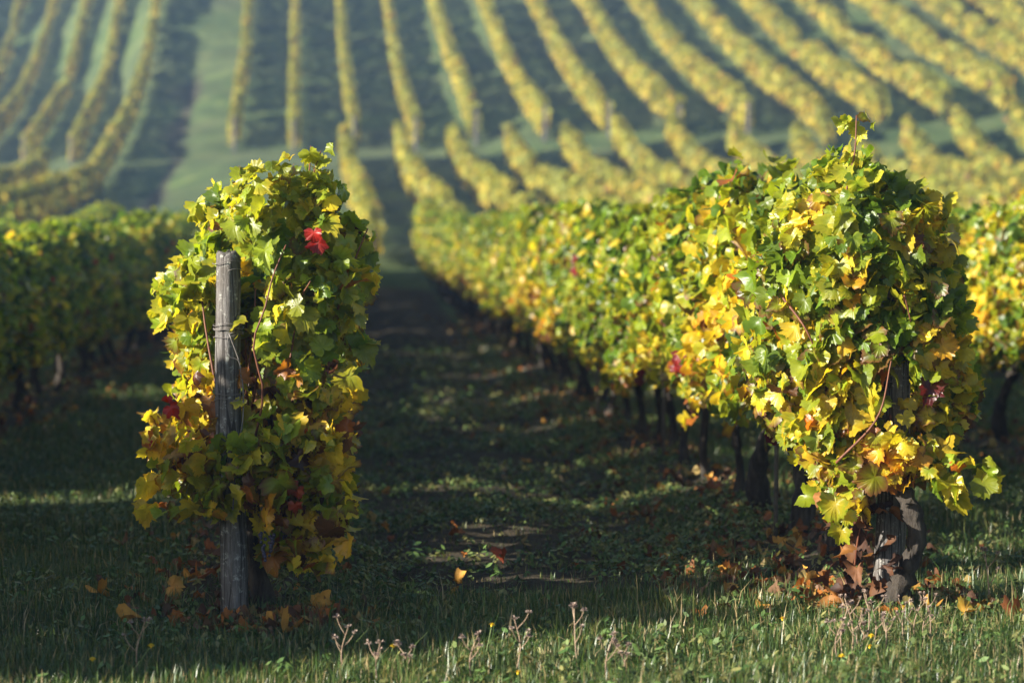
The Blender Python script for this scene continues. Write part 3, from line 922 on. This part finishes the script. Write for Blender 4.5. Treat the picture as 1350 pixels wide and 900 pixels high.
def row_thing(v, u0, u1, seed, lab, group, posts=None, **kw):
    x0 = v + float(bend(u0))
    e = bpy.data.objects.new('vine_row', None); COL.objects.link(e)
    o = link('foliage', hedge_row('foliage', v, u0, u1, seed, **kw), e)
    V, F = [], []
    r = np.random.default_rng(seed)
    for uu in np.arange(u0 + .3, u1, 1.05):
        xx = v + float(bend(uu)); zz = float(terrain(xx, uu, False))
        tube(V, F, [(xx, uu, zz - .1), (xx + r.normal(0, .05), uu + r.normal(0, .05), zz + .35), (xx + r.normal(0, .05), uu + r.normal(0, .08), zz + .8)], (.06, .045, .05), 5)
    t_ = link('trunk', mesh_py('trunk', V, F, M_BARK), e); t_['kind'] = 'stuff'
    tag(e, lab, 'vine row', group)
    if posts:
        p = link('wooden_post', post_mesh('wooden_post', seed + 1, 1.5, .07, .06, sides=8))
        p.location = (x0, u0 - .25, float(terrain(x0, u0 - .25, False)))
        tag(p, posts, 'post', 'end posts on the far slope')

GH = 'vine rows hidden beyond the edge rows'
row_thing(V_L1 - 2 * SP, 7.2, 59.6, 900, 'vine row hidden behind the shaded far left row, next to it', GH, size=.09, per_m=800, low=.52)
row_thing(V_L1 - 3 * SP, 6.8, 59.6, 901, 'vine row hidden behind the shaded far left row, second beyond it', GH, size=.11, per_m=260, low=.52)
row_thing(V_R1 + 2 * SP, 12, 59.6, 902, 'vine row hidden behind the golden right edge row, next to it', GH, size=.10, per_m=320, low=.52)
row_thing(V_R1 + 3 * SP, 12, 59.6, 903, 'vine row hidden behind the golden right edge row, second beyond it', GH, size=.11, per_m=260, low=.52)
row_thing(V_R1 + 4 * SP, 12, 59.6, 904, 'vine row hidden behind the golden right edge row, third beyond it', GH, size=.11, per_m=240, low=.52)

GU_ = 'vine rows on the upper far slope'
GL_ = 'vine rows on the lower far slope'
V0 = -1.2                                               # the almost upright row
def track(v):                                           # the grassy headland that crosses the slope
    return float(np.interp(v, [-19, -14, -11.5, -9, 0, 6, 9, 14, 19.5, 25, 30], [119, 116, 112.5, 105, 103, 101.5, 98.5, 97, 92.5, 94.5, 93]))
FAR = dict(hw=.19, top=1.5)
for i, k in enumerate(range(-3, -11, -1)):
    v = V0 + k * SP
    row_thing(v, track(v) + (0 if k == -3 else 1.5), 172 if v < -12 else 158, 500 + k, f'curving vine row on the upper slope, {ORD[i]} to the left of the ditch', GU_,
              posts=f'end post at the foot of the {ORD[i]} upper row left of the ditch', yel=.9, **FAR)
for i, k in enumerate(range(-1, 15)):
    v = V0 + k * SP
    row_thing(v, track(v) + (1.6 if k < 5 else .7) + (1.0 if k % 2 else 0), 152, 600 + k, f'vine row on the upper slope, {ORD[i]} to the right of the ditch', GU_,
              posts=f'end post at the foot of the {ORD[i]} upper row right of the ditch' if i < 9 else None, yel=.9, **FAR)
SL = 2.15                                               # the lower block is planted closer
LOW = dict(hw=.18, top=1.40)
for i in range(16):
    v = .86 + i * SL
    row_thing(v, 60.4, track(v) - (3.2 if i < 5 else 1.0), 700 + i, f'vine row on the lower slope, {ORD[i]} to the right of the ditch', GL_, yel=1.0, **LOW)
for i in range(5):
    v = V0 - 3 * SP - .1 - i * SP
    row_thing(v, 60.4, 104 if i == 0 else 102.5, 750 + i, f'vine row on the lower slope, {ORD[i]} to the left of the ditch', GL_, yel=.9, **LOW)

# ------------------------------------------------------------------ grass, weeds, fallen leaves (uncountable)
def blades(name, v, u, h, wdt, colr, r, mat=M_GRASS, bendy=.5):
    n = len(v)
    z = terrain(v, u) - .008
    an = r.uniform(0, 2 * math.pi, n)
    lean = np.abs(r.normal(0, bendy, n))
    dx, dy = np.cos(an) * lean, np.sin(an) * lean
    fa = an + math.pi / 2 + r.normal(0, .4, n)
    wx, wy = np.cos(fa) * wdt / 2, np.sin(fa) * wdt / 2
    B = np.stack([v, u, z], 1)
    mid = B + np.stack([dx * h * .28, dy * h * .28, h * .58], 1)
    tip = B + np.stack([dx * h * .95, dy * h * .95, h * np.clip(1 - .28 * lean ** 2, .35, 1)], 1)
    W = np.stack([wx, wy, wx * 0], 1)
    Vv = np.stack([B - W, B + W, mid - W * .8, mid + W * .8, tip], 1).reshape(-1, 3)
    off = (np.arange(n) * 5)[:, None]
    l4 = (np.array([0, 1, 3, 2])[None] + off).ravel(); l3 = (np.array([2, 3, 4])[None] + off).ravel()
    st = np.concatenate([np.arange(n) * 4, 4 * n + np.arange(n) * 3])
    return mesh_np(name, Vv, np.concatenate([l4, l3]), st, mat, np.repeat(np.clip(colr, 0, 1), 5, 0))

rg = np.random.default_rng(55)
def scatter(u0, u1, dens, margin=1.0):
    out = []
    area = 0
    for a_ in np.arange(u0, u1, .5):
        b_ = min(a_ + .5, u1)
        lo = a_ * (-.175) - margin; hi = b_ * .295 + margin
        n = int((hi - lo) * (b_ - a_) * dens)
        out.append(np.stack([rg.uniform(lo, hi, n), rg.uniform(a_, b_, n)], 1))
    return np.concatenate(out)
pts = np.concatenate([scatter(6.3, 9.6, 7000), scatter(9.6, 13, 3000), scatter(13, 20, 1300), scatter(20, 34, 450)])
v, u = pts[:, 0], pts[:, 1]
so = soil_mask(v, u)
patch = .6 * vnoise(v * 1.6, u * 1.2, 31) + .4 * vnoise(v * 5, u * 5, 32)
keepm = rg.random(len(v)) < np.clip(1.15 - so * 1.25, .03, 1) * np.clip(.15 + 1.5 * patch, 0, 1)
v, u, so, patch = v[keepm], u[keepm], so[keepm], patch[keepm]
big = 1 + sstep(u, 12, 30) * 1.2
h = (.022 + .055 * rg.random(len(v)) ** 1.8 + .055 * patch ** 2) * (1 + .25 * sstep(u, 12, 20)) * np.where(so > .5, .7, 1)
h *= np.where(rg.random(len(v)) < .02, 1.9, 1)
wd = rg.uniform(.002, .0052, len(v)) * (1 + 1.2 * (rg.random(len(v)) < .06)) * big
cg = np.array([(.035, .075, .018), (.055, .105, .026), (.085, .13, .035), (.14, .16, .05), (.32, .25, .13)])
ci = np.searchsorted(np.cumsum([.20, .28, .25, .13, .14]), rg.random(len(v))).clip(0, 4)
cl = cg[ci] * rg.normal(1, .15, (len(v), 1))
tag(link('grass', blades('grass', v, u, h, wd, cl, rg)), 'green meadow grass over the headland and grassy lanes', 'grass', kind='stuff')

# low weeds on the tilled lane and along the rows
def weeds():
    pts = np.concatenate([scatter(6.8, 14, 420, 0), scatter(14, 22, 140, 0), scatter(22, 36, 40, 0)])
    v, u = pts[:, 0], pts[:, 1]
    inl = ((v > -.5) & (v < 2.4) & (u > 9.3)) | (rg.random(len(v)) < .35)
    pt = vnoise(v * 1.4, u * 1.0, 41)
    mid = np.exp(-(np.abs(v - .75) / .75) ** 4) * (u > 10)
    k = inl & (rg.random(len(v)) < np.clip((pt - .20 - .14 * mid) * 2.3, .06, 1))
    v, u = v[k], u[k]
    nl = 9
    n = len(v)
    V0_ = np.repeat(np.stack([v, u, terrain(v, u)], 1), nl, 0)
    hh = np.repeat(rg.uniform(.015, .075, n) * (1 + sstep(u, 14, 24)), nl)
    rr = np.repeat(rg.uniform(.02, .05, n) * (1 + sstep(u, 14, 24)), nl)
    a_ = rg.uniform(0, 6.28, n * nl)
    t_ = rg.random(n * nl) ** .7
    P = V0_ + np.stack([np.cos(a_) * rr * t_, np.sin(a_) * rr * t_, hh * rg.uniform(.2, 1, n * nl)], 1)
    nr = unit(np.stack([np.cos(a_) * .5, np.sin(a_) * .5, np.ones(n * nl)], 1) + rg.normal(0, .35, (n * nl, 3)))
    tip = np.stack([np.cos(a_), np.sin(a_), a_ * 0 - .2], 1)
    tip = unit(tip - (tip * nr).sum(1, keepdims=True) * nr)
    rgt = np.cross(tip, nr)
    sz = rg.uniform(.008, .022, n * nl) * (1 + .4 * np.repeat(sstep(u, 14, 24), nl))
    sh = np.array([(0, -.9), (.45, -.1), (.3, .7), (0, 1.0), (-.3, .7), (-.45, -.1)])
    Vv = P[:, None, :] + sz[:, None, None] * (sh[None, :, 0, None] * rgt[:, None, :] + sh[None, :, 1, None] * tip[:, None, :])
    c = np.array([(.06, .12, .03), (.10, .17, .045), (.14, .19, .06), (.20, .20, .07)])[np.repeat(rg.integers(0, 4, n), nl)] * rg.normal(1, .15, (n * nl, 1))
    return mesh_np('lane_weeds', Vv.reshape(-1, 3), np.arange(n * nl * 6), np.arange(n * nl) * 6, M_WEED, np.repeat(np.clip(c, 0, 1), 6, 0), smooth=False)
tag(link('lane_weeds', weeds()), 'low green weeds over the dark soil of the lane', 'weeds', kind='stuff')

def litter():
    Ps = []
    for vr, u0, u1, dens, wdt in ((V_R1, 9.2, 14, 75, .34), (V_R1, 14, 26, 40, .36), (V_R1, 26, 45, 22, .36), (V_L1, 9.2, 14, 45, .22), (V_L1 - SP, 18, 45, 38, .42), (V_R1 + SP, 12, 30, 35, .36)):
        n = int((u1 - u0) * dens)
        Ps.append(np.stack([rg.normal(vr - .06, wdt, n), rg.uniform(u0, u1, n)], 1))
    for cx, cy, n, sx, sy in ((V_L1 + .24, 9.22, 230, .15, .13), (V_R1 - .16, 9.55, 65, .17, .16), (V_R1 + .32, 9.4, 22, .16, .10), (V_L1 - .16, 9.2, 10, .12, .06), (V_R1 - .45, 10.6, 60, .2, .6)):
        Ps.append(np.stack([rg.normal(cx, sx, n), rg.normal(cy, sy, n)], 1))
    n = 70
    Ps.append(np.stack([rg.uniform(-.3, 1.8, n), rg.uniform(9.6, 22, n)], 1))
    p = np.concatenate(Ps); n = len(p)
    z = terrain(p[:, 0], p[:, 1]) + .012 + rg.random(n) * .022
    P = np.stack([p[:, 0], p[:, 1], z], 1)
    tab = np.array([(.36, .13, .025), (.20, .07, .02), (.46, .24, .04), (.11, .05, .025), (.34, .25, .09), (.16, .09, .05)])
    cc = tab[rg.integers(0, 6, n)] * rg.normal(1, .18, (n, 1))
    Vv, Cc = leaves_arrays(P, np.array([0, 0, 1.]) + rg.normal(0, .38, (n, 3)), rg.normal(0, 1, (n, 3)),   .038 * rg.normal(1, .25, n).clip(.5, 1.5), cc, cc * .75, rg, 1.9)
    return leaves_mesh('fallen_leaves', Vv, Cc, M_DEAD)
tag(link('fallen_leaves', litter()), 'orange and brown fallen vine leaves along the row feet', 'fallen leaves', kind='stuff')

# ------------------------------------------------------------------ single fallen leaves, flowers, dry stalks
FPX = 85 / 36 * 1350
def at(px, py, z=0.0):
    """pixel of the 1350 px wide photograph -> point on the plane z"""
    xc = (px - 675) / FPX; yc = (450 - py) / FPX
    cy, sy = math.cos(R_(PITCH)), math.sin(R_(PITCH))
    fw = np.array([0, cy, -sy]); up = np.array([0, sy, cy]); rt = np.array([1., 0, 0])
    d = fw + xc * rt + yc * up
    c, s = math.cos(R_(-YAW)), math.sin(R_(-YAW))
    d = np.array([c * d[0] - s * d[1], s * d[0] + c * d[1], d[2]])
    t = (z - EYE) / d[2]
    return float(d[0] * t), float(d[1] * t)

def fallen(px, py, c, size, lab, lift=.03, seed=1, nrm=(0, -.6, .8)):
    x, y = at(px, py, lift)
    o = lone_leaf('fallen_leaf', None, [(0, 0, 0)], nrm, (.5, .3, -.2), size, c, mat=M_DEAD, seed=seed)
    o.location = (x, y, float(terrain(x, y)) + lift)
    tag(o, lab, 'leaf')
fallen(229, 768, (.50, .24, .05), .052, 'single orange-brown fallen leaf in the grass left of the left post', .07, 2)
fallen(665, 722, (.40, .07, .03), .042, 'single dark red fallen leaf on the soil in the middle of the lane', .03, 3)
fallen(1275, 800, (.50, .26, .03), .055, 'single golden fallen leaf in the grass right of the right post', .05, 5)

def flower_mesh(seed, h, rad=.013):
    r = np.random.default_rng(seed)
    V, F = [], []
    p = smooth_line([(0, 0, -.02), (r.normal(0, .01), r.normal(0, .01), h * .5), (r.normal(0, .02), r.normal(0, .02), h)], 9)
    tube(V, F, p, np.linspace(.0022, .0016, 9), 6)
    for i in range(5):                                       # a few narrow leaves at the foot
        a = r.uniform(0, 6.28); L = r.uniform(.03, .06)
        b = len(V)
        V += [np.array([0, 0, .0]), np.array([math.cos(a + .15) * L * .5, math.sin(a + .15) * L * .5, .02]), np.array([math.cos(a) * L, math.sin(a) * L, .015]), np.array([math.cos(a - .15) * L * .5, math.sin(a - .15) * L * .5, .02])]
        F.append((b, b + 1, b + 2, b + 3))
    stem = mesh_py('stem', V, F, M_GSTEM)
    V, F = [], []
    c = p[-1]
    for ring, (nr, rr, zz) in enumerate(((15, rad, .000), (12, rad * .72, .003), (8, rad * .42, .005))):
        for i in range(nr):
            a = 2 * math.pi * i / nr + r.normal(0, .08)
            d = np.array([math.cos(a), math.sin(a), 0]); s = np.array([-math.sin(a), math.cos(a), 0]) * rad * .17
            up = np.array([0, 0, zz])
            b = len(V)
            V += [c + up - s * .5, c + up + s * .5, c + up + d * rr * .75 + s + [0, 0, rad * .25], c + up + d * rr + [0, 0, rad * .18], c + up + d * rr * .75 - s + [0, 0, rad * .25]]
            F.append((b, b + 1, b + 2, b + 3, b + 4))
    tube(V, F, [c - [0, 0, .006], c + [0, 0, .002]], (.003, .005), 8)
    return stem, mesh_py('flower_head', V, F, M_PETAL)
FL = [flower_mesh(60 + i, h) for i, h in enumerate((.13, .10, .07))]
def flower(px, py_top, kind, lab):
    h = (.13, .10, .07)[kind]
    x, y = at(px, py_top, h)
    e = make_vine_root('wildflower', x, y, float(terrain(x, y)), rng.uniform(0, 6))
    e.rotation_euler[0] = R_(8)
    link('stem', FL[kind][0], e); link('flower_head', FL[kind][1], e)
    tag(e, lab, 'flower', 'yellow wildflowers in the front grass')
for px, py, kd, lab in ((637, 826, 0, 'yellow wildflower in the grass below the middle of the lane, the tallest there'),
                        (521, 838, 1, 'small yellow wildflower among dry stalks just right of the left vine'),
                        (677, 889, 2, 'yellow wildflower at the bottom picture edge below the lane'),
                        (1047, 814, 0, 'yellow wildflower on a pale stalk left of the dry weeds by the right post'),
                        (1148, 832, 1, 'yellow wildflower in the dry weed clump in front of the right post'),
                        (1140, 853, 2, 'yellow wildflower low in the grass just under the dry weed clump'),
                        (1116, 864, 2, 'lowest yellow wildflower under the dry weed clump, toward its left'),
                        (1182, 794, 1, 'yellow wildflower right at the foot of the right post'),
                        (126, 866, 2, 'yellow wildflower in the sunlit grass at the lower left corner'),
                        (185, 845, 1, 'yellow wildflower beside a pale dry stalk left of the left post')):
    flower(px, py, kd, lab)

def stalk_mesh(seed, h):
    r = np.random.default_rng(seed)
    V, F = [], []; seeds = []
    p = smooth_line([(0, 0, -.02), (r.normal(0, .012), r.normal(0, .012), h * .45), (r.normal(0, .03), r.normal(0, .02), h)], 12)
    tube(V, F, p, np.linspace(.0032, .0016, 12), 6)
    heads = [(p[-1], 1.0)]
    for i in range(int(r.integers(3, 6))):
        b = p[int(r.integers(4, 11))]; a = r.uniform(0, 6.28); L = h * r.uniform(.15, .34)
        q = smooth_line([b, b + [math.cos(a) * L * .5, math.sin(a) * L * .5, L * .55], b + [math.cos(a) * L * .75, math.sin(a) * L * .75, L * 1.05]], 6)
        tube(V, F, q, np.linspace(.002, .0012, 6), 5)
        heads.append((q[-1], r.uniform(.6, 1)))
    for c, s in heads:
        SV, SF = [], []
                                            # ragged seed heads: many short bristles
        for j in range(26):
            d = r.normal(0, 1, 3); d[2] = abs(d[2]) * .9 - .15; d /= np.linalg.norm(d)
            L = .014 * s * r.uniform(.6, 1.2)
            side = np.cross(d, [0, .3, 1]); side /= np.linalg.norm(side) + 1e-6
            b = len(SV)
            SV += [c - side * .0012, c + d * L - side * .0028, c + d * L * 1.1, c + d * L + side * .0028, c + side * .0012]
            SF.append((b, b + 1, b + 2, b + 3, b + 4))
        seeds.append(mesh_py('seed_head', SV, SF, M_SEED))
    return mesh_py('stem', V, F, M_STEM), seeds
ST = [stalk_mesh(80 + i, h) for i, h in enumerate((.20, .15, .11, .17))]
def stalk(px, py_top, kind, lab, sc=1.0, tilt=0):
    h = (.20, .15, .11, .17)[kind] * sc
    x, y = at(px, py_top, h)
    e = make_vine_root('dry_weed', x, y, float(terrain(x, y)), rng.uniform(0, 6))
    e.rotation_euler[1] = R_(tilt); e.scale = (sc, sc, sc)
    link('stem', ST[kind][0], e); [link('seed_head', q_, e) for q_ in ST[kind][1]]
    tag(e, lab, 'dry weed', 'dry weed stalks in the front grass')
stalk(762, 804, 0, 'tall dry weed stalk standing alone below the right of the lane')
stalk(680, 818, 3, 'branching dry weed below the middle of the lane beside a yellow flower')
stalk(452, 818, 3, 'bent dry weed below the right edge of the left vine', 1, 14)
stalk(622, 832, 1, 'dry weed just left of the tallest yellow flower under the lane')
stalk(538, 842, 2, 'short dry weed with two heads right of the left vine')
stalk(500, 838, 1, 'dry weed close under the right edge of the left vine foliage')
stalk(800, 838, 1, 'dry weed leaning in the lit grass right of the tall lone stalk')
stalk(822, 848, 2, 'short dry weed, rightmost of the ones below the lane')
stalk(181, 815, 0, 'tall pale dry stalk in the grass left of the left post', .9)
CL = 'dry weed in the tangled clump in front of the right post'
for i, (px, py, kd) in enumerate(((1113, 796, 0), (1124, 786, 0), (1136, 800, 3), (1150, 793, 3), (1142, 780, 0), (1165, 808, 1), (1105, 815, 1), (1130, 818, 2))):
    stalk(px, py, kd, CL, .95)
CR = 'dry weed in the small group at the right foot of the right post'
for px, py, kd in ((1192, 800, 3), (1207, 795, 0), (1226, 790, 0), (1218, 806, 1)):
    stalk(px, py, kd, CR, .8)
stalk(1306, 725, 0, 'long dry stalk standing alone in the shaded grass at the right edge', 1.1)

# ------------------------------------------------------------------ morning haze over the valley
def haze_box():
    x0, x1, y0, y1, z0, z1 = -155, 155, -35, 325, -3.2, 36
    V = [(x0, y0, z0), (x1, y0, z0), (x1, y1, z0), (x0, y1, z0), (x0, y0, z1), (x1, y0, z1), (x1, y1, z1), (x0, y1, z1)]
    F = [(3, 2, 1, 0), (4, 5, 6, 7), (0, 1, 5, 4), (1, 2, 6, 5), (2, 3, 7, 6), (3, 0, 4, 7)]
    m, t = new_mat('haze_air'); n = N(t)
    pv = n.new('ShaderNodeVolumePrincipled')
    pv.inputs['Color'].default_value = (.38, .60, 1.0, 1)
    pv.inputs['Density'].default_value = .00085
    pv.inputs['Anisotropy'].default_value = .2
    o = n.new('ShaderNodeOutputMaterial'); n.l(pv.outputs[0], o.inputs['Volume'])
    ob = link('haze', mesh_py('haze', V, F, m, smooth=False))
    tag(ob, kind='stuff')
haze_box()
